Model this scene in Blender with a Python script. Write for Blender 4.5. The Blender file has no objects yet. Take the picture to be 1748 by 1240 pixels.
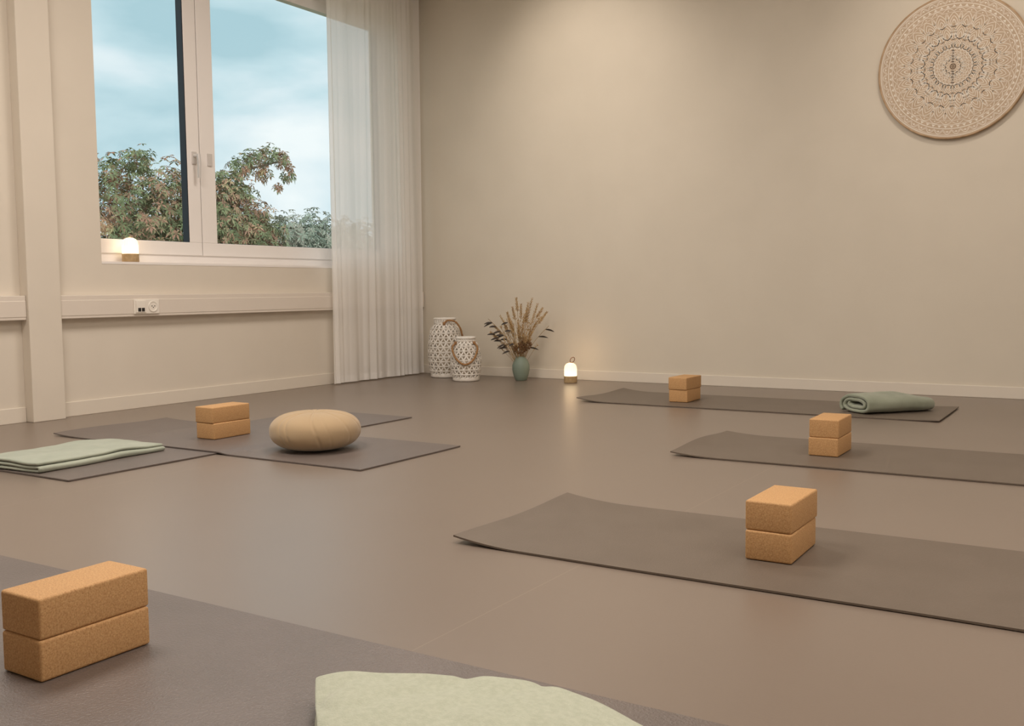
import bpy, bmesh, math, random
from mathutils import Vector, Matrix, noise
random.seed(7)
S = bpy.context.scene
S.view_settings.view_transform = 'Standard'
S.view_settings.look = 'None'

# ------------------------------------------------------------------ helpers
def link(o):
    S.collection.objects.link(o); return o

def tag(o, label=None, category=None, kind=None, group=None):
    if label: o["label"] = label
    if category: o["category"] = category
    if kind: o["kind"] = kind
    if group: o["group"] = group
    return o

def obj(name, V, F, mat=None, parent=None, loc=(0,0,0), rot=(0,0,0), smooth=False):
    me = bpy.data.meshes.new(name)
    me.from_pydata([tuple(v) for v in V], [], F)
    me.validate(); me.update()
    bm = bmesh.new(); bm.from_mesh(me)
    bmesh.ops.recalc_face_normals(bm, faces=bm.faces)
    bm.to_mesh(me); bm.free()
    if mat: me.materials.append(mat)
    if smooth:
        for p in me.polygons: p.use_smooth = True
    o = bpy.data.objects.new(name, me)
    link(o)
    o.location = loc; o.rotation_euler = rot
    if parent: o.parent = parent
    return o

def empty(name, loc=(0,0,0), rot=(0,0,0), parent=None):
    o = bpy.data.objects.new(name, None); link(o)
    o.empty_display_size = .05
    o.location = loc; o.rotation_euler = rot
    if parent: o.parent = parent
    return o

def add_box(V, F, x0,x1,y0,y1,z0,z1):
    b = len(V)
    V += [(x0,y0,z0),(x1,y0,z0),(x1,y1,z0),(x0,y1,z0),(x0,y0,z1),(x1,y0,z1),(x1,y1,z1),(x0,y1,z1)]
    F += [(b,b+3,b+2,b+1),(b+4,b+5,b+6,b+7),(b,b+1,b+5,b+4),(b+1,b+2,b+6,b+5),(b+2,b+3,b+7,b+6),(b+3,b,b+4,b+7)]

def shade_auto(o,ang=40):
    for p in o.data.polygons: p.use_smooth=True
    try: o.data.set_sharp_from_angle(angle=math.radians(ang))
    except Exception: pass

def boxes(name, lst, mat, parent=None, loc=(0,0,0), rot=(0,0,0), bevel=0, seg=2):
    V=[];F=[]
    for b in lst: add_box(V,F,*b)
    o = obj(name,V,F,mat,parent,loc,rot)
    if bevel:
        m=o.modifiers.new('bev','BEVEL'); m.width=bevel; m.segments=seg; m.limit_method='ANGLE'
        m.harden_normals=False
    return o

def add_tube(V,F,pts,r,n=6,closed=False,cap=True,flat=1.0):
    pts=[Vector(p) for p in pts]; N=len(pts)
    rr = r if isinstance(r,(list,tuple)) else [r]*N
    base=len(V); up=None
    for i,p in enumerate(pts):
        if closed: t=pts[(i+1)%N]-pts[(i-1)%N]
        else: t=pts[min(i+1,N-1)]-pts[max(i-1,0)]
        if t.length<1e-9: t=Vector((0,0,1))
        t.normalize()
        if up is None:
            up = Vector((0,0,1)) if abs(t.z)<.9 else Vector((1,0,0))
        a=(up-t*up.dot(t))
        if a.length<1e-6: a=t.orthogonal()
        a.normalize(); up=a
        b=t.cross(a)
        for k in range(n):
            th=2*math.pi*k/n
            V.append(tuple(p+a*math.cos(th)*rr[i]+b*math.sin(th)*rr[i]*flat))
    M=N if closed else N-1
    for i in range(M):
        j=(i+1)%N
        for k in range(n):
            l=(k+1)%n
            F.append((base+i*n+k,base+i*n+l,base+j*n+l,base+j*n+k))
    if cap and not closed:
        F.append(tuple(base+k for k in range(n))[::-1])
        F.append(tuple(base+(N-1)*n+k for k in range(n)))

def add_rev(V,F,prof,n=40,cx=0,cy=0,cz=0,rfun=None):
    base=len(V); N=len(prof)
    for i,(r,z) in enumerate(prof):
        for k in range(n):
            th=2*math.pi*k/n
            q=r*(rfun(th,i,r,z) if rfun else 1)
            V.append((cx+q*math.cos(th),cy+q*math.sin(th),cz+z))
    for i in range(N-1):
        for k in range(n):
            l=(k+1)%n
            F.append((base+i*n+k,base+i*n+l,base+(i+1)*n+l,base+(i+1)*n+k))

# ------------------------------------------------------------------ materials
def lin(r,g,b):
    f=lambda c:(c/255/12.92) if c/255<=.04045 else ((c/255+.055)/1.055)**2.4
    return (f(r),f(g),f(b),1)

def M(name,c1,c2=None,scale=8,rough=.6,bump=0,bscale=None,metal=0,spec=.5,detail=4,bdist=.002,sheen=0,lo=.35,hi=.65):
    m=bpy.data.materials.new(name); m.use_nodes=True
    nt=m.node_tree; N=nt.nodes; L=nt.links
    p=N['Principled BSDF']
    p.inputs['Roughness'].default_value=rough
    p.inputs['Metallic'].default_value=metal
    p.inputs['Specular IOR Level'].default_value=spec
    if sheen:
        p.inputs['Sheen Weight'].default_value=sheen
    tc=N.new('ShaderNodeTexCoord')
    nz=N.new('ShaderNodeTexNoise'); nz.inputs['Scale'].default_value=scale; nz.inputs['Detail'].default_value=detail
    L.new(tc.outputs['Object'],nz.inputs['Vector'])
    cr=N.new('ShaderNodeValToRGB')
    cr.color_ramp.elements[0].position=lo; cr.color_ramp.elements[1].position=hi
    cr.color_ramp.elements[0].color=c1; cr.color_ramp.elements[1].color=c2 or c1
    L.new(nz.outputs['Fac'],cr.inputs['Fac'])
    L.new(cr.outputs['Color'],p.inputs['Base Color'])
    if bump:
        n2=N.new('ShaderNodeTexNoise'); n2.inputs['Scale'].default_value=bscale or scale*6; n2.inputs['Detail'].default_value=3
        L.new(tc.outputs['Object'],n2.inputs['Vector'])
        bp=N.new('ShaderNodeBump'); bp.inputs['Strength'].default_value=bump; bp.inputs['Distance'].default_value=bdist
        L.new(n2.outputs['Fac'],bp.inputs['Height']); L.new(bp.outputs['Normal'],p.inputs['Normal'])
    return m

m_wall=M('wall_paint',lin(219,210,197),lin(222,213,200),3,.75,.15,160,spec=.3,bdist=.001)
m_wallb=M('wall_paint_warm',lin(216,207,192),lin(219,210,195),3,.6,.15,160,spec=.35,bdist=.001)
m_ceil=M('ceiling_paint',lin(230,225,218),None,3,.9)
m_base=M('baseboard_paint',lin(225,216,203),None,3,.45)
m_frame=M('window_frame_white',lin(242,237,234),None,3,.35)
m_black=M('black_gasket',lin(24,28,38),None,3,.4)
m_trunk=M('trunking_plastic',lin(224,214,203),None,3,.4)
m_plastic=M('socket_plastic',lin(238,231,221),None,3,.35)
m_dark=M('dark_plastic',lin(40,36,34),None,3,.4)
m_metal=M('handle_metal',lin(216,212,210),None,3,.3,metal=.25)

def floor_mat():
    m=bpy.data.materials.new('vinyl_floor'); m.use_nodes=True
    nt=m.node_tree;N=nt.nodes;L=nt.links;p=N['Principled BSDF']
    tc=N.new('ShaderNodeTexCoord')
    n1=N.new('ShaderNodeTexNoise'); n1.inputs['Scale'].default_value=1.3; n1.inputs['Detail'].default_value=5
    L.new(tc.outputs['Object'],n1.inputs['Vector'])
    cr=N.new('ShaderNodeValToRGB')
    cr.color_ramp.elements[0].position=.3; cr.color_ramp.elements[1].position=.7
    cr.color_ramp.elements[0].color=lin(124,110,99); cr.color_ramp.elements[1].color=lin(128,114,103)
    L.new(n1.outputs['Fac'],cr.inputs['Fac'])
    sx=N.new('ShaderNodeSeparateXYZ'); L.new(tc.outputs['Object'],sx.inputs[0])
    def math_(op,a,b=None):
        n=N.new('ShaderNodeMath'); n.operation=op
        if isinstance(a,(int,float)): n.inputs[0].default_value=a
        else: L.new(a,n.inputs[0])
        if b is not None:
            if isinstance(b,(int,float)): n.inputs[1].default_value=b
            else: L.new(b,n.inputs[1])
        return n.outputs[0]
    a=math_('ADD',sx.outputs['X'],1.17+10)
    a=math_('MODULO',a,2.0)
    a=math_('LESS_THAN',a,.003)
    a=math_('MULTIPLY',a,.3)
    mx=N.new('ShaderNodeMix'); mx.data_type='RGBA'
    L.new(a,mx.inputs[0]); L.new(cr.outputs['Color'],mx.inputs[6]); mx.inputs[7].default_value=lin(168,150,134)
    L.new(mx.outputs[2],p.inputs['Base Color'])
    p.inputs['Roughness'].default_value=.33
    p.inputs['Specular IOR Level'].default_value=1.0
    n3=N.new('ShaderNodeTexNoise'); n3.inputs['Scale'].default_value=220; n3.inputs['Detail'].default_value=2
    L.new(tc.outputs['Object'],n3.inputs['Vector'])
    bp=N.new('ShaderNodeBump'); bp.inputs['Strength'].default_value=.1; bp.inputs['Distance'].default_value=.001
    L.new(n3.outputs['Fac'],bp.inputs['Height']); L.new(bp.outputs['Normal'],p.inputs['Normal'])
    return m
m_floor=floor_mat()

def cork_mat():
    m=bpy.data.materials.new('cork'); m.use_nodes=True
    nt=m.node_tree;N=nt.nodes;L=nt.links;p=N['Principled BSDF']
    tc=N.new('ShaderNodeTexCoord')
    n1=N.new('ShaderNodeTexNoise'); n1.inputs['Scale'].default_value=330; n1.inputs['Detail'].default_value=2
    L.new(tc.outputs['Object'],n1.inputs['Vector'])
    v=N.new('ShaderNodeTexVoronoi'); v.inputs['Scale'].default_value=360
    L.new(tc.outputs['Object'],v.inputs['Vector'])
    cr=N.new('ShaderNodeValToRGB')
    e=cr.color_ramp.elements
    e[0].position=.22; e[0].color=lin(154,112,72); e[1].position=.76; e[1].color=lin(213,175,128)
    e.new(.36).color=lin(190,146,99); e.new(.55).color=lin(202,159,111)
    L.new(n1.outputs['Fac'],cr.inputs['Fac'])
    sp=N.new('ShaderNodeSeparateColor'); L.new(v.outputs['Color'],sp.inputs[0])
    mr=N.new('ShaderNodeMapRange'); mr.inputs[3].default_value=.92; mr.inputs[4].default_value=1.02; L.new(sp.outputs[0],mr.inputs[0])
    mx=N.new('ShaderNodeMix'); mx.data_type='RGBA'; mx.blend_type='MULTIPLY'; mx.inputs[0].default_value=1
    L.new(cr.outputs['Color'],mx.inputs[6]); L.new(mr.outputs[0],mx.inputs[7])
    L.new(mx.outputs[2],p.inputs['Base Color'])
    p.inputs['Roughness'].default_value=.7; p.inputs['Specular IOR Level'].default_value=.3
    bp=N.new('ShaderNodeBump'); bp.inputs['Strength'].default_value=.25; bp.inputs['Distance'].default_value=.0005
    L.new(n1.outputs['Fac'],bp.inputs['Height']); L.new(bp.outputs['Normal'],p.inputs['Normal'])
    return m
m_cork=cork_mat()

# ------------------------------------------------------------------ room shell
LW=-5.18; BW=6.75; RW=3.6; FW=-2.2; H=3.3
st=lambda o: tag(o,kind='structure')
V=[];F=[]; add_box(V,F,LW-.3,RW+.3,FW-.3,BW+.3,-.12,0); st(obj('floor',V,F,m_floor))
st(boxes('ceiling',[(LW-.3,RW+.3,FW-.3,BW+.3,H,H+.15)],m_ceil))
WY0,WY1,WZ0,WZ1=3.67,6.50,.90,2.955
W2a,W2b=-.03,2.80  # opening for the added, unseen daylight window
st(boxes('wall_left',[(LW-.3,LW,FW-.3,W2a,0,H),(LW-.3,LW,W2b,WY0,0,H),(LW-.3,LW,W2a,W2b,0,WZ0-.015),(LW-.3,LW,W2a,W2b,WZ1,H),
  (LW-.3,LW,WY1,BW,0,H),(LW-.3,LW,WY0,WY1,0,WZ0-.015),(LW-.3,LW,WY0,WY1,WZ1,H)],m_wall))
st(boxes('wall_back',[(LW-.3,RW+.3,BW,BW+.3,0,H)],m_wallb))
st(boxes('wall_right',[(RW,RW+.3,FW-.3,BW,0,H)],m_wall))
st(boxes('wall_front',[(LW,RW,FW-.3,FW,0,H)],m_wall))
st(boxes('baseboard_left',[(LW,LW+.012,3.35,BW,0,.085)],m_base,bevel=.003))
st(boxes('baseboard_side',[(LW,LW+.012,FW,3.15,0,.085)],m_base,bevel=.003))
st(boxes('baseboard_back',[(LW+.012,RW,BW-.012,BW,0,.075)],m_base,bevel=.003))
st(boxes('trim_1',[(LW,LW+.075,3.152,3.348,0,H)],m_wall,bevel=.004))
st(boxes('trim_2',[(-5.40,LW+.002,WY0,WY1,WZ0-.015,WZ0)],m_frame))
st(boxes('trim_5',[(-5.40,LW+.002,W2a,W2b,WZ0-.015,WZ0)],m_frame))

# ---- windows
ZT=2.83
def glass():
    m=bpy.data.materials.new('window_glass'); m.use_nodes=True
    nt=m.node_tree;N=nt.nodes;L=nt.links; N.remove(N['Principled BSDF'])
    t=N.new('ShaderNodeBsdfTransparent'); t.inputs[0].default_value=(.97,.99,.99,1)
    g=N.new('ShaderNodeBsdfGlossy'); g.inputs['Roughness'].default_value=.08
    mx=N.new('ShaderNodeMixShader'); mx.inputs[0].default_value=.025; L.new(t.outputs[0],mx.inputs[1]); L.new(g.outputs[0],mx.inputs[2])
    L.new(mx.outputs[0],N['Material Output'].inputs[0]); return m
m_glass=glass()
def window(name,Y0):
    win=empty(name,(-5.29,Y0,WZ0)); st(win)
    def wb(x0,x1,y0,y1,z0,z1): return (x0+5.29,x1+5.29,y0-3.67,y1-3.67,z0-WZ0,z1-WZ0)
    YE=6.50
    boxes('window_frame',[wb(-5.37,-5.30,3.67,YE,.90,.955),wb(-5.37,-5.30,3.67,YE,ZT+.075,WZ1),wb(-5.37,-5.30,3.67,3.70,.955,ZT+.075),wb(-5.37,-5.30,YE-.05,YE,.955,ZT+.075),wb(-5.37,-5.315,4.50,4.56,.955,ZT+.075)],m_frame,win)
    def sash(y0,y1,wl,wr):
        e=empty('window_sash',(0,0,0),parent=win)
        boxes('sash_frame',[wb(-5.35,-5.29,y0,y1,.955,1.042),wb(-5.35,-5.29,y0,y1,ZT,ZT+.072),wb(-5.35,-5.29,y0,y0+wl,1.042,ZT),wb(-5.35,-5.29,y1-wr,y1,1.042,ZT)],m_frame,e,bevel=.003)
        boxes('glass_pane',[wb(-5.345,-5.339,y0+wl,y1-wr,1.042,ZT)],m_glass,e)
        boxes('gasket',[wb(-5.347,-5.291,y1-wr-.006,y1-wr,1.042,ZT),wb(-5.347,-5.335,y0+wl,y1-wr-.006,1.042,1.047)],m_black,e)
        return e
    sa=sash(3.702,4.518,.03,.103); sb=sash(4.524,YE-.045,.126,.08)
    def handle(par,y,z,full=True):
        V=[];F=[]; yy=y-3.67; zz=z-WZ0
        add_box(V,F,0,.010,yy-.018,yy+.018,zz-.04,zz+.04)
        if full:
            add_tube(V,F,[(.006,yy,zz+.012),(.050,yy,zz+.012)],.011,10)
            add_tube(V,F,[(.047,yy,zz+.022),(.052,yy,zz-.03),(.050,yy,zz-.135)],[.013,.013,.011],10)
        o=obj('window_handle' if full else 'handle_plate',V,F,m_metal,par)
        shade_auto(o)
    handle(sa,4.47,1.60); handle(sb,4.60,1.60,False)
window('window_1',WY0)
window('added_window',W2a)  # unseen window, added to let more cool daylight into the room

# ---- trunking
st(boxes('cable_trunking_1',[(LW,LW+.055,3.35,6.74,.567,.700),(LW+.05,LW+.0575,3.35,6.74,.582,.672)],m_trunk,bevel=.003))
st(boxes('cable_trunking_2',[(LW,LW+.055,FW,3.15,.567,.700),(LW+.05,LW+.0575,FW,3.15,.582,.672)],m_trunk,bevel=.003))
so=empty('power_outlet',(LW+.0575,3.925,.627)); tag(so,"white double outlet with network port and three-hole socket","power outlet")
boxes('outlet_plate',[(0,.008,-.092,.092,-.045,.045)],m_plastic,so,bevel=.003)
boxes('network_port',[(.0082,.014,-.080,-.010,-.036,.036)],m_plastic,so,bevel=.002)
boxes('port_opening',[(.0142,.0155,-.068,-.047,-.03,-.008),(.0142,.0155,-.042,-.021,-.03,-.008)],m_dark,so)
V=[];F=[]
add_rev(V,F,[(0.0,.002),(.024,.002),(.027,.004),(.034,.004),(.036,.002),(.036,.0)],32)
obj('socket_insert',[(z+.0082,x+.045,y) for x,y,z in V],F,m_plastic,so)
V=[];F=[]
for dy,dz in ((-.010,.002),(.010,.002),(0,-.007)): add_box(V,F,.0103,.0112,.045+dy-.003,.045+dy+.003,dz-.003,dz+.003)
obj('socket_hole',V,F,m_dark,so)

# ------------------------------------------------------------------ curtain
def curtain_mat():
    m=bpy.data.materials.new('sheer_curtain'); m.use_nodes=True
    nt=m.node_tree;N=nt.nodes;L=nt.links; N.remove(N['Principled BSDF'])
    tc=N.new('ShaderNodeTexCoord'); nz=N.new('ShaderNodeTexNoise'); nz.inputs['Scale'].default_value=60
    L.new(tc.outputs['Object'],nz.inputs['Vector'])
    cr=N.new('ShaderNodeValToRGB'); cr.color_ramp.elements[0].color=lin(254,252,249); cr.color_ramp.elements[1].color=lin(255,253,251)
    L.new(nz.outputs['Fac'],cr.inputs['Fac'])
    d=N.new('ShaderNodeBsdfDiffuse'); t=N.new('ShaderNodeBsdfTranslucent'); tr=N.new('ShaderNodeBsdfTransparent')
    L.new(cr.outputs[0],d.inputs[0]); L.new(cr.outputs[0],t.inputs[0])
    a=N.new('ShaderNodeMixShader'); a.inputs[0].default_value=.32; L.new(d.outputs[0],a.inputs[1]); L.new(t.outputs[0],a.inputs[2])
    b=N.new('ShaderNodeMixShader'); b.inputs[0].default_value=.20; L.new(a.outputs[0],b.inputs[1]); L.new(tr.outputs[0],b.inputs[2])
    L.new(b.outputs[0],N['Material Output'].inputs[0]); return m
m_curt=curtain_mat()
cu=empty('curtain',(-5.075,5.53,0)); tag(cu,"sheer off-white floor-length curtain hanging in soft folds beside the window","curtain")
def cx(s,z):
    f=z/3.1
    ph=s*2*math.pi*17+3.2*math.sin(s*7+.4)+.8*math.sin(z*.8+s*5)
    am=.0085*(1-.3*f)*(0.5+.7*math.sin(s*17+1))
    return am*math.sin(ph)+.010*math.sin(s*31+1.6*math.sin(s*6)+z*.5)+.004*(1-f)*math.sin(s*63)
CWd=1.13
V=[];F=[];ny=340;nz_=40
for j in range(nz_+1):
    z=.012+3.17*j/nz_
    for i in range(ny+1):
        s=i/ny
        V.append((cx(s,z),s*CWd+.003*math.cos(s*120),z))
for j in range(nz_):
    for i in range(ny):
        a=j*(ny+1)+i; F.append((a,a+1,a+ny+2,a+ny+1))
obj('curtain_fabric',V,F,m_curt,cu,smooth=True)
V=[];F=[]
for j in range(3):
    z=.012+.05*j/2
    for i in range(ny+1):
        s=i/ny; V.append((cx(s,z)+.0015,s*CWd+.003*math.cos(s*120),z))
for j in range(2):
    for i in range(ny):
        a=j*(ny+1)+i; F.append((a,a+1,a+ny+2,a+ny+1))
obj('curtain_hem',V,F,m_curt,cu,smooth=True)
rl=boxes('curtain_rail',[(-5.095,-5.055,FW+.1,6.70,3.19,3.3)],m_frame); tag(rl,"white ceiling-mounted curtain rail above the window","curtain rail")

# ------------------------------------------------------------------ yoga mats
m_mat=M('mat_rubber_grey',lin(105,93,82),lin(110,98,87),5,.48,.5,260,spec=.55,bdist=.0015)
m_mat2=M('mat_rubber_violet',lin(103,93,88),lin(109,98,93),5,.40,.8,240,spec=.8,bdist=.002)
def mat_obj(x0,x1,y0,y1,mat,label,curl=(0,0),zfun=None,rot=0,seed=0):
    cxm=(x0+x1)/2; cym=(y0+y1)/2; T=.005
    alongx=(x1-x0)>(y1-y0)
    nx,ny=(90,30) if alongx else (30,90)
    V=[];F=[]
    def z(x,y):
        r=.0015
        wx=x+cxm; wy=y+cym
        if zfun: r+=zfun(wx,wy)
        if curl[0]:
            d=.22-(wx-x0)
            if d>0: r+=curl[0]*(d/.22)**2*(.75+.25*math.sin(wy*9+seed))
        if curl[1]:
            d=.25-(x1-wx)
            if d>0: r+=curl[1]*(d/.25)**2
        r+=.0012*max(0,noise.noise(Vector((wx*2+seed,wy*3,seed))))
        return r
    for top in (0,1):
        for j in range(ny+1):
            for i in range(nx+1):
                x=(x0-cxm)+(x1-x0)*i/nx; y=(y0-cym)+(y1-y0)*j/ny
                e=.003*noise.noise(Vector((x*3,y*3,seed)))
                V.append((x+e,y+.003*noise.noise(Vector((x*2.5,seed,y))),z(x,y)+T*top))
    K=(nx+1)*(ny+1); w=nx+1
    for j in range(ny):
        for i in range(nx):
            a=j*w+i
            F.append((a,a+w,a+w+1,a+1)); F.append((K+a,K+a+1,K+a+w+1,K+a+w))
    for i in range(nx):
        F.append((i,i+1,K+i+1,K+i)); a=ny*w+i; F.append((a+1,a,K+a,K+a+1))
    for j in range(ny):
        a=j*w; F.append((a+w,a,K+a,K+a+w)); a=j*w+nx; F.append((a,a+w,K+a+w,K+a))
    o=obj('yoga_mat',V,F,mat,None,(cxm,cym,0),(0,0,rot),smooth=True)
    shade_auto(o,45)
    tag(o,label,"yoga mat",group="yoga mats on the studio floor")
    return o
mat_obj(-1.575,.45,2.185,2.84,m_mat,"taupe rubber yoga mat with slightly lifted end under cork blocks",curl=(.018,0),seed=1)
mat_obj(-1.62,.42,3.815,4.50,m_mat,"taupe rubber yoga mat with curled corner under cork blocks",curl=(.026,0),seed=2)
mat_obj(-2.93,-.815,5.41,6.09,m_mat,"taupe yoga mat near wall holding blocks and rolled blanket",curl=(.02,.004),seed=3)
mat_obj(-4.05,-3.36,2.20,4.29,m_mat2,"dark grey yoga mat lying crosswise underneath another mat",seed=4)
def over(wx,wy):
    def ss(a,b,t):
        t=max(0,min(1,(t-a)/(b-a))); return t*t*(3-2*t)
    return .0065*ss(-4.13,-4.05,wx)*(1-ss(-3.36,-3.28,wx))
mat_obj(-4.54,-2.535,2.905,3.585,m_mat2,"dark taupe yoga mat under round cushion and cork blocks",curl=(.012,.0),zfun=over,seed=5)
mat_obj(-2.62,-.50,.78,1.462,m_mat2,"violet-grey textured yoga mat with cork blocks and pale blanket",seed=6)

# ------------------------------------------------------------------ cork blocks
bm=bmesh.new(); bmesh.ops.create_cube(bm,size=1)
for v in bm.verts: v.co=Vector((v.co.x*.120,v.co.y*.232,(v.co.z+.5)*.0758))
bmesh.ops.bevel(bm,geom=list(bm.edges),offset=.0055,segments=4,affect='EDGES',profile=.5)
bme=bpy.data.meshes.new('cork_yoga_block'); bm.to_mesh(bme); bm.free(); bme.materials.append(m_cork)
for p in bme.polygons: p.use_smooth=True
def stack(cx_,cy_,z0,r1,r2,dx,dy,desc):
    for k,(r,ddx,ddy) in enumerate(((r1,0,0),(r2,dx,dy))):
        o=bpy.data.objects.new('cork_yoga_block',bme); link(o)
        o.location=(cx_+ddx,cy_+ddy,z0+k*.0760); o.rotation_euler=(0,0,r)
        tag(o,("upper" if k else "lower")+" cork yoga block "+desc,"yoga block",group="cork yoga blocks in stacks of two")
MT=.0075
stack(-1.690,1.114,MT,0.0,.006,-.002,.002,"on violet-grey mat beside pale blanket")
stack(-.760,2.528,MT,.01,-.01,.001,.002,"alone on taupe mat with lifted end")
stack(-1.052,4.175,MT,0,.015,.0,.003,"on taupe mat with curled corner")
stack(-2.33,5.715,MT,.02,-.02,.002,-.004,"on mat with green rolled blanket")
stack(-3.69,3.245,MT+.007,.02,.0,-.002,-.002,"beside the round meditation cushion")

# ------------------------------------------------------------------ blankets
def fabric(name,a,b,bs=420,bu=.6,sc=14): return M(name,a,b,sc,.95,bu,bs,spec=.1,bdist=.0015,sheen=.3)
m_bl1=fabric('fleece_sage',lin(164,171,156),lin(173,179,164))
m_bl2=fabric('fleece_olive',lin(146,152,134),lin(156,161,144))
m_bl3=fabric('fleece_cream',lin(178,183,164),lin(188,192,174),300,.9,90)
def ribbon(name,cl,length,th,mat,loc,rot,label,seed,wob=.01,nl=28,zs=None,puff=0,crease=0,skew=None,us=None,ush=None):
    V=[];F=[];n=len(cl)
    for j in range(nl+1):
        t=j/nl; v=length*(t-.5)
        for i,(u,z) in enumerate(cl):
            q=Vector((u*5+seed,v*5,z*9))
            du=wob*noise.noise(q)*1.2; dv=wob*1.3*noise.noise(q+Vector((7,3,1)))*(1 if j in(0,nl) else .4)
            dz=wob*.55*noise.noise(Vector((u*9,v*9,seed+z*2)))*min(1,z/.03)
            dz+=puff*min(1,z/.04)*noise.noise(Vector((u*5+seed,v*4.3,2.2)))
            if crease: dz+=-crease*min(1,z/.04)*(1-min(1,abs(noise.noise(Vector((u*4+v*8+seed,v*4-u*9,4.4))))*4))
            if skew: dv+=skew(u,z,t)
            zz=z*(zs(u,t) if zs else 1)+dz
            uu=u*(us(t) if us else 1)+(ush(t) if ush else 0)
            V.append((uu+du,v+dv,max(zz,th*.5+.0005)))
    for j in range(nl):
        for i in range(n-1):
            a=j*n+i; F.append((a,a+1,a+n+1,a+n))
    o=obj(name,V,F,mat,None,loc,rot,smooth=True)
    s=o.modifiers.new('sol','SOLIDIFY'); s.thickness=th; s.offset=0
    b=o.modifiers.new('sub','SUBSURF'); b.levels=1; b.render_levels=2
    tag(o,label,"blanket")
    return o
def serp(w,layers,pitch,th,seed=0,top_bulge=.0,bend=.55,inset=.008):
    pts=[];z=th*.5+.001; d=1; rnd=random.Random(seed)
    for k in range(layers):
        x0=-w/2+rnd.uniform(0,inset); x1=w/2-rnd.uniform(0,inset)
        xs=[x0+(x1-x0)*t/20 for t in range(21)]
        if d<0: xs=xs[::-1]
        for t,x in enumerate(xs):
            b=top_bulge*(k+1)/layers*math.cos(x/w*math.pi)
            pts.append((x,z+b))
        if k<layers-1:
            xe=xs[-1]
            for a in (30,60,90,120,150):
                r=math.radians(a)
                pts.append((xe+d*math.sin(r)*pitch*bend,z+pitch*.5*(1-math.cos(r))))
        z+=pitch; d=-d
    return pts
ribbon('folded_blanket',serp(.36,3,.0142,.0135,1,.004),.62,.0135,m_bl1,(-3.785,2.520,MT-.001),(0,0,.06),"grey-sage fleece blanket folded flat on the dark mat",3,.012,34,zs=lambda u,t:1-.35*max(0,(t-.7)/.3)**2,puff=.005,crease=.002)
def z3(u,t):
    k=max(0,min(1,(t-.52)/.40)); l=max(0,min(1,(.12-t)/.12))
    return 1-.66*k*k*(3-2*k)-.22*l*l
ribbon('folded_blanket',serp(.42,4,.0158,.0140,5,.002),.64,.0135,m_bl3,(-.766,1.136,MT-.001),(0,0,-math.radians(63)),"pale grey-green fleece blanket folded softly on violet-grey mat",8,.014,80,zs=z3,puff=.007,crease=.007,
   skew=lambda u,z,t:(.02-z*.5)*t+.33*(u+.21)*(1-t), ush=lambda t:.17*max(0,(t-.55)/.45)**2)
pts=[];N_=116;turns=2.2;a0=math.radians(150)
for i in range(N_):
    t=i/(N_-1); ang=a0+t*turns*2*math.pi
    A=.046+.076*t; B=.008+.044*t
    c,s_=math.cos(ang),math.sin(ang)
    pts.append((A*math.copysign(abs(c)**.75,c), B*math.copysign(abs(s_)**.85,s_)))
zm=min(p[1] for p in pts); pts=[(p[0],p[1]-zm+.0105) for p in pts]
ribbon('rolled_blanket',pts,.47,.0185,m_bl2,(-1.115,5.735,MT),(0,0,-math.radians(40)),"grey-green fleece blanket in plump roll on mat near wall",12,.02,34,
  zs=lambda u,t:1-.40*max(0,(t-.55)/.45)**2.2,us=lambda t:1-.30*max(0,(t-.7)/.3)**2,puff=.008,crease=.003)

# ------------------------------------------------------------------ zafu cushion
m_zafu=M('zafu_cotton',lin(180,156,124),lin(184,160,128),3,.95,.25,170,spec=.1,bdist=.001,sheen=.3)
zf=empty('meditation_cushion',(-3.055,3.205,MT)); tag(zf,"round pleated beige meditation cushion on the dark yoga mat","cushion")
prof=[]
R=.201;hh=.168
for i in range(61):
    a=-math.pi/2+math.pi*i/60
    c=math.cos(a); s_=math.sin(a)
    r=R*(abs(c)**.60); z=hh/2+hh/2*(abs(s_)**.95)*(1 if s_>0 else -1)
    prof.append((r,z))
NP=14
cre=[ (k+.28*math.sin(k*2.7))*2*math.pi/NP for k in range(NP)]
dep=[.25+.7*abs(math.sin(k*1.9+.4)) for k in range(NP)]
def crease_f(th,wd):
    s=0
    for c0,d0 in zip(cre,dep):
        d=(th-c0+math.pi)%(2*math.pi)-math.pi
        s+=d0*math.exp(-(d/wd)**2)
    return s
V=[];F=[];nseg=360
for i,(r,z) in enumerate(prof):
    for k in range(nseg):
        th=2*math.pi*k/nseg
        kk=r/R; h=(z/hh-.5)*2
        tw_=th+h*.16
        side=max(0,min(1,(kk-.35)/.65))
        edge=abs(h)*(1-abs(h))*4
        q=r*(1-.026*crease_f(tw_,.032)*side*(.25+.75*edge)-.008*math.sin(th*3+1)+.006*noise.noise(Vector((math.cos(th)*4,math.sin(th)*4,h*2))))
        zz=z
        if h>0:
            zz-=.005*crease_f(tw_,.045)*math.sin(min(1,kk)*math.pi)
            zz-=.008*math.exp(-(r/.045)**2)
        V.append((q*math.cos(th),q*math.sin(th),max(zz,0)))
for i in range(len(prof)-1):
    for k in range(nseg):
        l=(k+1)%nseg
        F.append((i*nseg+k,i*nseg+l,(i+1)*nseg+l,(i+1)*nseg+k))
obj('cushion_cover',V,F,m_zafu,zf,smooth=True)
V=[];F=[]; add_rev(V,F,[(0,.005),(.010,.004),(.014,0)],20,cz=hh-.011); obj('cushion_button',V,F,m_zafu,zf,smooth=True)

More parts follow.
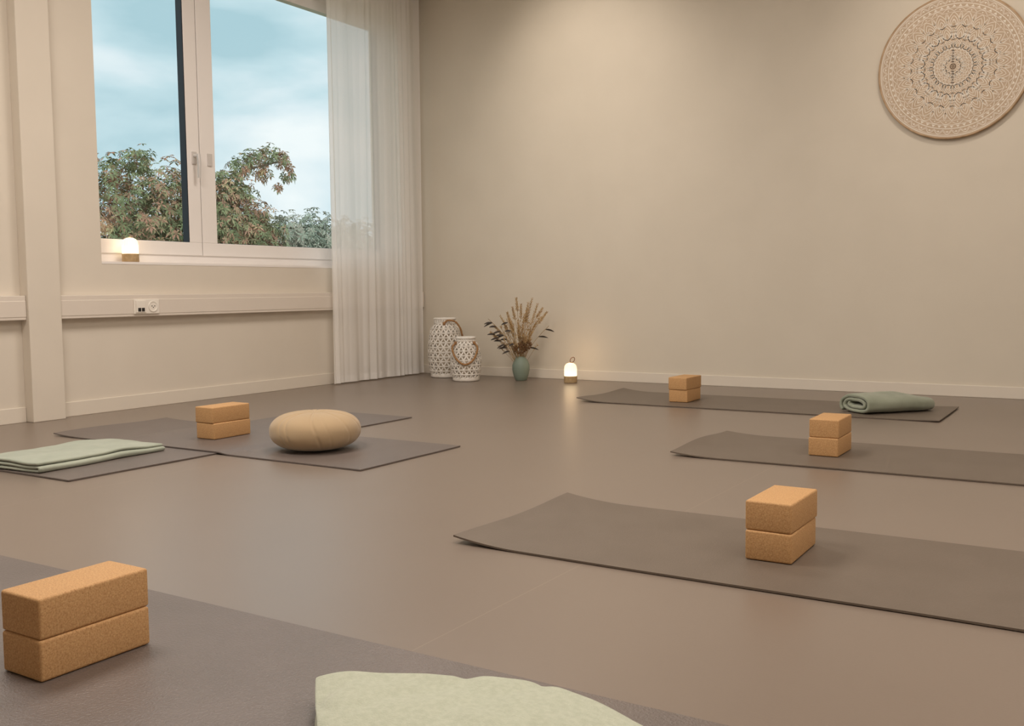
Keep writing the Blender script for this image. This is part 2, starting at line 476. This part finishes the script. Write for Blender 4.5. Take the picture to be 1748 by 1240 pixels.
# ------------------------------------------------------------------ lanterns
m_bamboo=M('white_bamboo',lin(242,238,232),lin(228,222,213),30,.7,.3,200)
m_rope=M('jute_rope',lin(176,134,90),lin(150,110,70),90,.9,.8,400)
m_lglass=M('lantern_glass',lin(206,192,172),None,3,.3,spec=.5)
def lantern(loc,Hh,Rm,label,nst,rows,handle_pts,rotz=0):
    e=empty('woven_lantern',loc,(0,0,rotz)); tag(e,label,"lantern",group="white woven lanterns by the wall")
    zb=.02; zs=Hh*.80; zn=Hh*.91; rn=Rm*.60
    def Rz(z):
        if z<=zs:
            t=(z-zb)/(zs-zb); return Rm*(.72+.28*math.sin(max(0,min(1,t*.80+.10))*math.pi)**.7)
        t=min(1,(z-zs)/(zn-zs)); r0=Rm*(.72+.28*math.sin(.90*math.pi)**.7)
        return r0+(rn-r0)*(t*t*(3-2*t))
    V=[];F=[]
    def rib(path,w):
        b=len(V);n=len(path)
        P=[Vector(p) for p in path]
        for i,p in enumerate(P):
            t=(P[min(i+1,n-1)]-P[max(i-1,0)]).normalized()
            nr=Vector((p.x,p.y,0)).normalized(); s=nr.cross(t).normalized()*w/2
            V.append(tuple(p+s)); V.append(tuple(p-s))
        for i in range(n-1): F.append((b+2*i,b+2*i+1,b+2*i+3,b+2*i+2))
    rowh=(zn-zb)/rows
    dth=2*math.pi/nst
    for d in (1,-1):
        for k in range(nst):
            path=[]
            S_=rows*6
            for i in range(S_+1):
                z=zb+(zn-zb)*i/S_; th=k*dth+d*(i/6)*dth*.5
                r=Rz(z)+.0022*d*math.sin(i/6*math.pi)
                path.append((r*math.cos(th),r*math.sin(th),z))
            rib(path,.0105)
    for j in range(rows+1):
        z=zb+rowh*j
        if z>zn: continue
        rib([((Rz(z)+.003)*math.cos(t*2*math.pi/60),(Rz(z)+.003)*math.sin(t*2*math.pi/60),z) for t in range(61)],.009)
    o=obj('lantern_weave',V,F,m_bamboo,e); s=o.modifiers.new('s','SOLIDIFY'); s.thickness=.003; s.offset=0
    V=[];F=[]
    for z,r,rr in ((zn,rn,.007),(Hh-.008,rn*1.02,.009)):
        add_tube(V,F,[(r*math.cos(t*2*math.pi/48),r*math.sin(t*2*math.pi/48),z) for t in range(48)],rr,8,closed=True)
    for k in range(26):
        th=k*2*math.pi/26
        add_tube(V,F,[(rn*math.cos(th),rn*math.sin(th),zn),(rn*1.01*math.cos(th),rn*1.01*math.sin(th),Hh-.01)],.0065,5)
    obj('lantern_rim',V,F,m_bamboo,e,smooth=True)
    V=[];F=[]; r0=Rz(zb)
    add_rev(V,F,[(0,.002),(r0*.98,.002),(r0*1.02,.006),(r0*1.04,.014),(r0*1.02,.024),(r0*1.035,.031),(r0*1.0,.037),(r0*.95,.03),(0,.02)],48)
    obj('lantern_base',V,F,m_bamboo,e,smooth=True)
    V=[];F=[]; add_rev(V,F,[(0,.021),(Rm*.5,.021),(Rm*.52,.04),(Rm*.52,Hh*.72),(Rm*.49,Hh*.72),(Rm*.49,.03),(0,.03)],32); obj('candle_glass',V,F,m_lglass,e,smooth=True)
    V=[];F=[]
    hp=[Vector(p) for p in handle_pts]; P=[]
    for i in range(len(hp)-1):
        p0=hp[max(i-1,0)];p1=hp[i];p2=hp[i+1];p3=hp[min(i+2,len(hp)-1)]
        for t in range(8):
            t/=8
            P.append(.5*((2*p1)+(-p0+p2)*t+(2*p0-5*p1+4*p2-p3)*t*t+(-p0+3*p1-3*p2+p3)*t**3))
    P.append(hp[-1])
    add_tube(V,F,P,[.0075+.0012*math.sin(i*1.9) for i in range(len(P))],8)
    for q in (hp[0],hp[-1]):
        add_tube(V,F,[(q.x,q.y,q.z-.012),(q.x,q.y,q.z+.012)],.011,8)
    obj('rope_handle',V,F,m_rope,e,smooth=True)
rx=Vector((.8465,.5321,0)); tw=Vector((.5321,-.8465,0))
def L3(a,b,z): v=rx*a+tw*b; return (v.x,v.y,z)
lantern((-4.735,6.50,0),.485,.138,"tall white woven bamboo lantern with rope handle beside curtain",18,11,
        [L3(0,.09,.44),L3(.03,.10,.465),L3(.09,.10,.455),L3(.130,.08,.40),L3(.143,.05,.34),L3(.140,.0,.34),L3(.120,-.05,.39),L3(.06,-.08,.44)])
lantern((-4.385,6.29,0),.345,.118,"short white woven bamboo lantern with drooping rope handle",17,8,
        [L3(-.075,.07,.30),L3(-.10,.085,.26),L3(-.075,.115,.19),L3(-.02,.13,.14),L3(.03,.13,.145),L3(.075,.11,.19),L3(.095,.08,.26),L3(.07,.07,.30)])

# ------------------------------------------------------------------ vase and bouquet
m_vase=M('vase_sage',lin(122,136,124),lin(128,142,129),6,.55,.1,80)
V=[];F=[]
vp=[(0,.0),(.040,.0),(.045,.004),(.058,.04),(.068,.085),(.067,.12),(.055,.155),(.038,.176),(.034,.184),(.036,.188),(.032,.188),(.030,.178),(.045,.15),(.055,.11),(.05,.05),(.0,.02)]
add_rev(V,F,vp,48)
va=obj('vase',V,F,m_vase,None,(-4.01,6.50,0),smooth=True); tag(va,"matt sage green ceramic vase on the floor by the wall","vase")
m_stem=M('dried_stem',lin(174,148,104),lin(146,118,78),40,.9)
m_ear=M('dried_ear',lin(214,184,136),lin(160,128,86),60,.9)
m_leafd=M('dark_dried_leaf',lin(50,44,40),lin(72,62,54),30,.7)
m_flow=M('brown_flower_head',lin(150,116,80),lin(104,76,52),60,.95)
bq=empty('dried_flower_bouquet',(-4.01,6.50,.025)); tag(bq,"bouquet of dried grasses with dark leaves standing in green vase","dried flowers")
rb=random.Random(41)
def arc(a,b,h,n=10,bend=1.6):
    P=[]
    for i in range(n+1):
        t=i/n; P.append(Vector(L3(a*t**bend,b*t**bend,h*t)))
    return P
Vs=[];Fs=[];Ve=[];Fe=[];Vl=[];Fl=[];Vf=[];Ff=[]
def kernel(V,F,p,d,l,r):
    add_tube(V,F,[p,p+d*l*.35,p+d*l*.7,p+d*l],[r*.4,r,r*.8,r*.1],5)
tall=[(-.03,.0,.61),(.005,.02,.56),(.09,-.02,.60),(.13,.03,.56),(.05,.04,.53),(-.085,.02,.45),(-.10,-.02,.50),(-.20,.02,.40),(.15,.0,.46),(.20,.02,.50),(.03,-.05,.48),(.12,-.04,.42),(-.23,.0,.35),(-.02,.05,.43),(.17,-.03,.53),(-.06,.03,.54),(.06,.02,.57),(-.15,.03,.47)]
for k,(a,b,h) in enumerate(tall):
    P=arc(a,b,h,12,rb.uniform(1.1,2.5)); add_tube(Vs,Fs,P,.0016,4)
    q=P[-1]; d=(P[-1]-P[-3]).normalized()
    n=32; Lh=rb.uniform(.08,.20); q0=q-d*Lh*.9
    for j in range(n):
        t=j/n; th=j*2.4
        o1=d.orthogonal().normalized(); o2=d.cross(o1)
        side=(o1*math.cos(th)+o2*math.sin(th))
        kernel(Ve,Fe,q0+d*Lh*t+side*.002,(d*.85+side*rb.uniform(.4,1.1)).normalized(),.019*(1.2-.6*t),.0031)
for k in range(55):
    a=rb.gauss(-.01,.09); b=rb.uniform(-.08,.09); h=rb.uniform(.24,.45)
    P=arc(a,b,h,8,rb.uniform(1,1.6)); add_tube(Vs,Fs,P,.0013,4)
    d=(P[-1]-P[-2]).normalized()
    for j in range(9):
        side=Vector((rb.uniform(-1,1),rb.uniform(-1,1),rb.uniform(-.3,1))).normalized()
        kernel(Ve,Fe,P[-1]-d*.07*rb.random(),(d+side*.9).normalized(),.024,.0022)
def leaf(V,F,p,d,l,w,up=Vector((0,0,1))):
    s=d.cross(up).normalized(); s=(s*.6+up*.6).normalized(); nrm=s.cross(d).normalized()
    b=len(V); n=6
    for i in range(n+1):
        t=i/n; ww=w*math.sin(math.pi*min(.98,t*.9+.06))**.8; c=p+d*l*t-Vector((0,0,1))*l*.2*t*t
        V.append(tuple(c+s*ww+nrm*ww*.4)); V.append(tuple(c)); V.append(tuple(c-s*ww+nrm*ww*.4))
    for i in range(n):
        o=b+3*i; F.append((o,o+1,o+4,o+3)); F.append((o+1,o+2,o+5,o+4))
def branch(a,b,h,bend,leafs,l=.075,w=.010,n=14,start=.62):
    P=arc(a,b,h,n,bend); add_tube(Vs,Fs,P,.0018,5)
    for j in range(leafs):
        t=start+(1-start)*j/max(1,leafs-1); i=min(n-1,int(t*n)); p=P[i]
        s=Vector((rb.uniform(-.3,.3),rb.uniform(-.3,.3),rb.uniform(.0,.45)*(1 if j%2 else -1)))
        dd=(Vector(L3(math.copysign(1,a)*1.0,.2,.0))+s*.7).normalized()
        leaf(Vl,Fl,p,dd,l*rb.uniform(.75,1.1),w)
branch(-.25,.05,.46,2.0,8); branch(-.22,.06,.36,1.7,6); branch(-.11,.05,.46,1.6,3,.05)
branch(.22,.05,.40,2.0,3)
for k in range(340):
    d=Vector((rb.gauss(0,1),rb.gauss(0,1),rb.gauss(0,1))).normalized()
    c=Vector(L3(-.005,.03,.225))
    if k%2==0: c=Vector(L3(.035,.02,.25))
    kernel(Vf,Ff,c+Vector((d.x*.04,d.y*.04,d.z*.03)),(d+Vector((rb.uniform(-.5,.5),rb.uniform(-.5,.5),.6))).normalized(),.02,.0035)
tag(obj('grass_stems',Vs,Fs,m_stem,bq),kind='stuff')
tag(obj('grass_ears',Ve,Fe,m_ear,bq),kind='stuff')
tag(obj('dark_leaves',Vl,Fl,m_leafd,bq),kind='stuff')
obj('flower_head',Vf,Ff,m_flow,bq)

# ------------------------------------------------------------------ lamps
def glow_mat():
    m=bpy.data.materials.new('glowing_ribbed_glass'); m.use_nodes=True
    nt=m.node_tree;N=nt.nodes;L=nt.links;p=N['Principled BSDF']
    p.inputs['Base Color'].default_value=(.9,.8,.65,1)
    p.inputs['Roughness'].default_value=.3
    tc=N.new('ShaderNodeTexCoord'); sx=N.new('ShaderNodeSeparateXYZ'); L.new(tc.outputs['Object'],sx.inputs[0])
    cr=N.new('ShaderNodeValToRGB'); cr.color_ramp.elements[0].position=.05; cr.color_ramp.elements[0].color=(1,.80,.48,1)
    cr.color_ramp.elements[1].position=.15; cr.color_ramp.elements[1].color=(.46,.33,.20,1)
    L.new(sx.outputs['Z'],cr.inputs['Fac']); L.new(cr.outputs[0],p.inputs['Emission Color'])
    p.inputs['Emission Strength'].default_value=1.9
    return m
m_glow=glow_mat()
m_lbase=M('lamp_base_wood',lin(190,162,122),lin(174,146,106),50,.6)
m_cord=M('leather_loop',lin(110,70,44),None,20,.7)
def lamp(loc,label,loop,sc=1):
    e=empty('table_lamp',loc); tag(e,label,"lamp",group="small cordless lantern lamps")
    V=[];F=[]; add_rev(V,F,[(0,0),(.047,0),(.050,.003),(.050,.048),(.047,.051),(0,.051)],40)
    shade_auto(obj('lamp_base',V,F,m_lbase,e))
    V=[];F=[]
    pr=[(.046,.051),(.0475,.06),(.0475,.10),(.044,.125),(.034,.141),(.018,.149),(0.0,.151)]
    add_rev(V,F,pr,96,rfun=lambda th,i,r,z:1+.03*math.cos(th*20))
    obj('lamp_shade',V,F,m_glow,e,smooth=True)
    V=[];F=[]
    if loop:
        P=[]
        for i in range(24):
            t=i/24*2*math.pi; P.append(L3(.016*math.sin(t)+.008+.006*(1-math.cos(t)),0,.152+.020*(1-math.cos(t))))
        add_tube(V,F,P,.0028,6,closed=True)
    else:
        add_rev(V,F,[(0,.157),(.006,.156),(.008,.151)],16)
    obj('lamp_handle',V,F,m_cord if loop else m_lbase,e,smooth=True)
    l=bpy.data.lights.new('lamp_bulb','POINT'); l.energy=.45; l.color=(1,.66,.36); l.shadow_soft_size=.05
    lo=bpy.data.objects.new('lamp_bulb',l); link(lo); lo.parent=e; lo.location=(0,0,.22)
lamp((-3.575,6.51,0),"small glowing ribbed glass lamp with leather loop on floor",True)
lamp((-5.226,3.905,WZ0),"small glowing ribbed glass lamp on the windowsill",False)

# ------------------------------------------------------------------ mandala wall disc
m_wood=M('mandala_wood',lin(198,176,152),lin(190,168,144),14,.7)
m_rimw=M('mandala_rim',lin(196,166,132),lin(168,138,104),20,.7)
m_white=M('mandala_white_print',lin(238,231,220),lin(232,224,212),30,.8)
m_ink=M('dark_print',lin(60,48,42),None,10,.7)
md=empty('mandala_wall_disc',(-.978,BW,2.057),(0,0,0)); tag(md,"round wooden wall disc with white carved mandala pattern","wall decoration")
RM=.443
def facing(V): return [(x,-y,z) for (x,z,y) in V]
V=[];F=[]
add_rev(V,F,[(0,.004),(RM*.985,.004),(RM,.010),(RM,.028),(RM*.994,.0315),(RM*.982,.032),(RM*.980,.0302)],128)
o=obj('disc_rim',facing(V),F,m_rimw,md); shade_auto(o)
V=[];F=[]; add_rev(V,F,[(0,.0305),(RM*.981,.0305)],128); obj('disc_face',facing(V),F,m_wood,md)
VP=[];FP=[]
PD=.0308
def strip(pts,w,closed=False,dep=PD,VV=None,FF=None):
    VV=VP if VV is None else VV; FF=FP if FF is None else FF
    n=len(pts); b=len(VV)
    for i,(x,z) in enumerate(pts):
        p=pts[(i-1)%n] if closed or i>0 else pts[0]; q=pts[(i+1)%n] if closed or i<n-1 else pts[-1]
        tx,tz=q[0]-p[0],q[1]-p[1]; l=math.hypot(tx,tz) or 1; nx,nz=-tz/l*w/2,tx/l*w/2
        VV.append((x+nx,-dep,z+nz)); VV.append((x-nx,-dep,z-nz))
    for i in range(n if closed else n-1):
        a=b+2*i; c=b+2*((i+1)%n); FF.append((a,a+1,c+1,c))
def pol(r,t): return (r*math.cos(t),r*math.sin(t))
def ring(r,w): strip([pol(r,t*2*math.pi/120) for t in range(120)],w,True)
def petals(n,r0,r1,hw,w,off=0,n_in=0,step=.3):
    for k in range(n):
        t0=(k+off)*2*math.pi/n
        for sc in ([1]+[1-step*(i+1) for i in range(n_in)]):
            pts=[]
            for s in (1,-1):
                rng=range(0,11) if s==1 else range(9,-1,-1)
                for i in rng:
                    u=i/10; r=r0+(r1-r0)*u*(sc*.85+.15)
                    # pointed ogee petal
                    ww=hw*sc*(math.sin(math.pi*u**.8)**.75)*(1-.25*u) if 0<u<1 else 0
                    pts.append(pol(r,t0+s*ww))
            strip(pts,w)
def dots(n,r,rad,off=0):
    for k in range(n):
        c=pol(r,(k+off)*2*math.pi/n); b=len(VP)
        for j in range(8):
            VP.append((c[0]+rad*math.cos(j*math.pi/4),-PD,c[1]+rad*math.sin(j*math.pi/4)))
        FP.append(tuple(range(b,b+8)))
def tri(n,r0,r1,hw,off=0):
    for k in range(n):
        t=(k+off)*2*math.pi/n; b=len(VP)
        for (r,a) in ((r0,t-hw),(r0,t+hw),(r1,t)):
            x,z=pol(r,a); VP.append((x,-PD,z))
        FP.append((b,b+1,b+2))
def scal(n,r0,r1,w,off=0):
    strip([pol(r0+(r1-r0)*abs(math.sin(math.pi*n*(i/(n*8))+off)),i/(n*8)*2*math.pi) for i in range(n*8)],w,True)
ring(.425,.0045);ring(.417,.0025)
scal(48,.392,.413,.003); dots(48,.397,.0042,.5); scal(48,.386,.402,.0022)
ring(.380,.0045); tri(64,.362,.376,.030); ring(.357,.003)
scal(32,.336,.354,.003); dots(32,.341,.004,.5); ring(.331,.002)
petals(24,.240,.330,.125,.0035,0,2,.28); petals(24,.285,.329,.035,.0025,.5,1)
dots(24,.262,.003,.5)
petals(16,.165,.272,.185,.0038,.5,3,.22); dots(16,.280,.0035,0); dots(16,.268,.0028,0)
petals(16,.160,.240,.095,.003,0,2,.28)
petals(16,.112,.170,.18,.0035,.5,2,.26); petals(16,.112,.158,.09,.003,0,1)
ring(.110,.0045); scal(28,.094,.107,.0028); ring(.090,.003)
petals(12,.040,.088,.24,.0032,0,2,.28); petals(12,.052,.086,.10,.0025,.5,0)
ring(.038,.003); dots(14,.031,.003,0); ring(.024,.002)
obj('mandala_pattern',VP,FP,m_white,md)
VI=[];FI=[]
strip([pol(.015,t*2*math.pi/20) for t in range(20)],.0035,True,.0316,VI,FI)
strip([pol(.006,t*2*math.pi/12) for t in range(12)],.0035,True,.0316,VI,FI)
for sgn in (1,-1):
    for k in range(5):
        z=sgn*(.030+k*.017)
        strip([(-.0065,z-.004),(.0065,z-.004)],.003,False,.0316,VI,FI)
        strip([(-.0065,z+.004),(.0065,z+(.004 if k%2 else -.001))],.003,False,.0316,VI,FI)
        if k%2==0: strip([(-.0065,z-.004),(-.0065,z+.004)],.003,False,.0316,VI,FI)
obj('dark_emblem',VI,FI,m_ink,md)

# ------------------------------------------------------------------ outside
m_ground=M('outdoor_grass',lin(90,104,70),lin(110,120,84),2,.95)
gr=obj('ground',[(-90,-60,-3),(-5.6,-60,-3),(-5.6,90,-3),(-90,90,-3)],[(0,1,2,3)],m_ground); st(gr)
def leaf_mat(name,cols,scale,pos):
    m=bpy.data.materials.new(name); m.use_nodes=True
    nt=m.node_tree;N=nt.nodes;L=nt.links;p=N['Principled BSDF']
    tc=N.new('ShaderNodeTexCoord'); nz=N.new('ShaderNodeTexNoise'); nz.inputs['Scale'].default_value=scale; nz.inputs['Detail'].default_value=6; nz.inputs['Roughness'].default_value=.8
    L.new(tc.outputs['Object'],nz.inputs['Vector'])
    cr=N.new('ShaderNodeValToRGB'); e=cr.color_ramp.elements
    e[0].position=pos[0]; e[0].color=cols[0]; e[1].position=pos[3]; e[1].color=cols[3]
    e.new(pos[1]).color=cols[1]; e.new(pos[2]).color=cols[2]
    L.new(nz.outputs['Fac'],cr.inputs['Fac']); L.new(cr.outputs[0],p.inputs['Base Color'])
    p.inputs['Roughness'].default_value=.6
    return m
m_lf=leaf_mat('chestnut_leaves',[lin(100,114,78),lin(142,150,104),lin(182,124,104),lin(194,184,132)],1.9,[.36,.485,.55,.66])
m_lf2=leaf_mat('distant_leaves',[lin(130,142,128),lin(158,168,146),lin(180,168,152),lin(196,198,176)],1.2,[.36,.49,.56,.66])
m_bark=M('bark',lin(110,94,76),lin(84,72,60),6,.95)
def tree(base,blobs,n,ll,mat,label,seed,limbs):
    r_=random.Random(seed)
    e=empty('tree',base); tag(e,label,"tree")
    bx,by,bz=base
    V=[];F=[]; tot=sum(b[3]**2 for b in blobs)
    for b in blobs:
        cnt=int(n*b[3]**2/tot)
        for k in range(cnt):
            d=Vector((r_.gauss(0,1),r_.gauss(0,1),r_.gauss(0,1))).normalized()
            rad=b[3]*(r_.uniform(.5,1.10)+.40*noise.noise(Vector(d)*3.5+Vector((b[1],b[2],0))))
            c=Vector((b[0]-bx,b[1]-by,b[2]-bz))+d*rad
            ax=(d+Vector((r_.uniform(-.7,.7),r_.uniform(-.7,.7),r_.uniform(-.3,.9)))).normalized()
            u=ax.orthogonal().normalized(); w=ax.cross(u); ph=r_.uniform(0,6.28)
            nl=r_.choice((4,5,6)); s=ll*r_.uniform(.6,1.15)
            for j in range(nl):
                t=ph+(j/nl)*5.4
                dr=(u*math.cos(t)+w*math.sin(t)); sd=ax.cross(dr)
                q=len(V); wl=s*.17
                V += [tuple(c),tuple(c+dr*s*.6+sd*wl-Vector((0,0,s*.1))),tuple(c+dr*s-Vector((0,0,s*.35))),tuple(c+dr*s*.6-sd*wl-Vector((0,0,s*.1)))]
                F.append((q,q+1,q+2,q+3))
    me=bpy.data.meshes.new('foliage'); me.from_pydata(V,[],F); me.update(); me.materials.append(mat)
    o=bpy.data.objects.new('foliage',me); link(o); o.parent=e; tag(o,kind='stuff')
    V=[];F=[]
    for L_ in limbs:
        P=[Vector((p[0]-bx,p[1]-by,p[2]-bz)) for p in L_[0]]
        add_tube(V,F,P,L_[1],8)
    obj('trunk',V,F,m_bark,e,smooth=True)
tree((-13.2,10.4,-3),
 [(-13.3,8.5,1.3,1.15),(-13,9.7,1.78,.98),(-13.2,10.6,1.74,.98),(-13,11.2,1.85,.9),(-13.1,11.75,1.40,.9),(-13.2,12.4,1.0,.8),(-13,12.0,1.9,.5),(-13,12.35,1.6,.45),(-13,10,.7,1.3),(-13,8.6,.3,1.3),(-13.2,11.6,.3,1.1),(-13.1,12.9,.5,.9),
  (-13,11.55,2.5,.30),(-13,11.95,2.85,.22),(-13,12.3,3.02,.20),(-13,12.65,3.12,.20),(-13,12.98,3.08,.18),(-13,13.1,2.82,.13),(-13,12.5,2.82,.15),(-13,11.95,2.4,.22),(-13,12.85,2.6,.09),(-13,9.9,2.72,.25),(-13,10.9,2.62,.25),(-13,9.4,2.55,.22)],
 16000,.098,m_lf,"leafy chestnut tree with green and reddish leaves outside",3,
 [([(-13.2,10.4,-3),(-13.2,10.4,-1),(-13.1,10.3,.6),(-13.1,9.9,1.7)],[.22,.17,.13,.05]),
  ([(-13.1,10.35,.2),(-13,11.2,1.4),(-13,12.0,2.8),(-13,12.9,3.05)],[.12,.07,.025,.01]),
  ([(-13.2,10.4,-.4),(-13.2,9.2,.6),(-13.2,8.5,1.4)],[.12,.08,.04])])
tree((-26,27,-3),
 [(-26,24.6,1.9,1.4),(-26,26.0,2.3,1.3),(-26,27.2,2.35,1.35),(-26,28.6,2.2,1.3),(-26,30.2,2.1,1.4),(-26,27,.6,1.9),(-26,24.8,.4,1.6),(-26,29.6,.4,1.6)],
 8000,.20,m_lf2,"distant grey-green tree outside the window",9,
 [([(-26,27,-3),(-26,27,-1),(-26,27,1.2)],[.3,.25,.12]),([(-26,27,-.6),(-26,25.4,.6),(-26,24.8,1.8)],[.16,.1,.05]),([(-26,27,-.6),(-26,28.8,.6),(-26,29.8,1.8)],[.16,.1,.05])])

# ------------------------------------------------------------------ world
w=bpy.data.worlds.new('World'); S.world=w; w.use_nodes=True
nt=w.node_tree;N=nt.nodes;L=nt.links; bg=N['Background']
tc=N.new('ShaderNodeTexCoord'); mp=N.new('ShaderNodeMapping'); mp.inputs['Scale'].default_value=(1.0,1.0,3.0); mp.inputs['Rotation'].default_value=(0.15,.1,.4)
L.new(tc.outputs['Generated'],mp.inputs['Vector'])
nz=N.new('ShaderNodeTexNoise'); nz.inputs['Scale'].default_value=3.4; nz.inputs['Detail'].default_value=5; nz.inputs['Roughness'].default_value=.48; nz.inputs['Distortion'].default_value=.3
L.new(mp.outputs[0],nz.inputs['Vector'])
cr=N.new('ShaderNodeValToRGB'); e=cr.color_ramp.elements
e[0].position=.32; e[0].color=lin(160,190,199); e[1].position=.62; e[1].color=lin(224,229,230)
e.new(.42).color=lin(182,205,212); e.new(.51).color=lin(204,217,222)
L.new(nz.outputs['Fac'],cr.inputs['Fac']); L.new(cr.outputs[0],bg.inputs['Color']); bg.inputs['Strength'].default_value=1.30

# ------------------------------------------------------------------ lights
def area(name,loc,rot,sx,sy,e,col):
    l=bpy.data.lights.new(name,'AREA'); l.shape='RECTANGLE'; l.size=sx; l.size_y=sy; l.energy=e; l.color=col
    o=bpy.data.objects.new(name,l); link(o); o.location=loc; o.rotation_euler=rot; return o
warm=(1,.90,.80)
for x,en in ((-3.2,70),(-.4,52),(2.2,46)):  # unseen area lamps added overhead as general room fill
    area('ceiling_fill_light',(x,1.6,H-.03),(0,0,0),1.2,1.2,en,warm)
area('ceiling_fill_light',(-3.0,4.2,H-.03),(0,0,0),.9,.9,46,warm)  # extra fill added near the curtain
area('ceiling_fill_light',(.6,4.2,H-.03),(0,0,0),.9,.9,26,warm)
def spot(loc,target,e,ang,blend,col=(1,.875,.745)):
    l=bpy.data.lights.new('ceiling_spot_light','SPOT'); l.energy=e; l.spot_size=math.radians(ang); l.spot_blend=blend; l.color=col; l.shadow_soft_size=.08
    o=bpy.data.objects.new('ceiling_spot_light',l); link(o); o.location=loc
    o.rotation_euler=(Vector(target)-Vector(loc)).to_track_quat('-Z','Y').to_euler()
spot((-3.6,5.35,3.25),(-3.5,6.75,2.2),56,76,1)
spot((-.9,5.35,3.25),(-.8,6.75,2.2),46,76,1)
sl=bpy.data.lights.new('tree_fill_sun','SUN'); sl.energy=1.2; sl.angle=math.radians(25); sl.color=(1,.98,.95)  # added lamp that brightens the trees; the sky itself is overcast
slo=bpy.data.objects.new('tree_fill_sun',sl); link(slo); slo.rotation_euler=Vector((-.75,.25,-.75)).to_track_quat('-Z','Y').to_euler(); slo.location=(0,0,12)

# ------------------------------------------------------------------ camera
cd=bpy.data.cameras.new('camera'); co=bpy.data.objects.new('camera',cd); link(co)
X=Vector((.8465,.5321,-.0107)).normalized(); Fw=Vector((-.5312,.8439,-.0735)).normalized()
Up=X.cross(Fw).normalized(); X=Fw.cross(Up).normalized()
mw=Matrix(((X.x,Up.x,-Fw.x,0),(X.y,Up.y,-Fw.y,0),(X.z,Up.z,-Fw.z,.7),(0,0,0,1)))
co.matrix_world=mw
cd.sensor_fit='HORIZONTAL'; cd.sensor_width=36; cd.lens=1678/1748*36; cd.clip_start=.05; cd.clip_end=300
S.camera=co
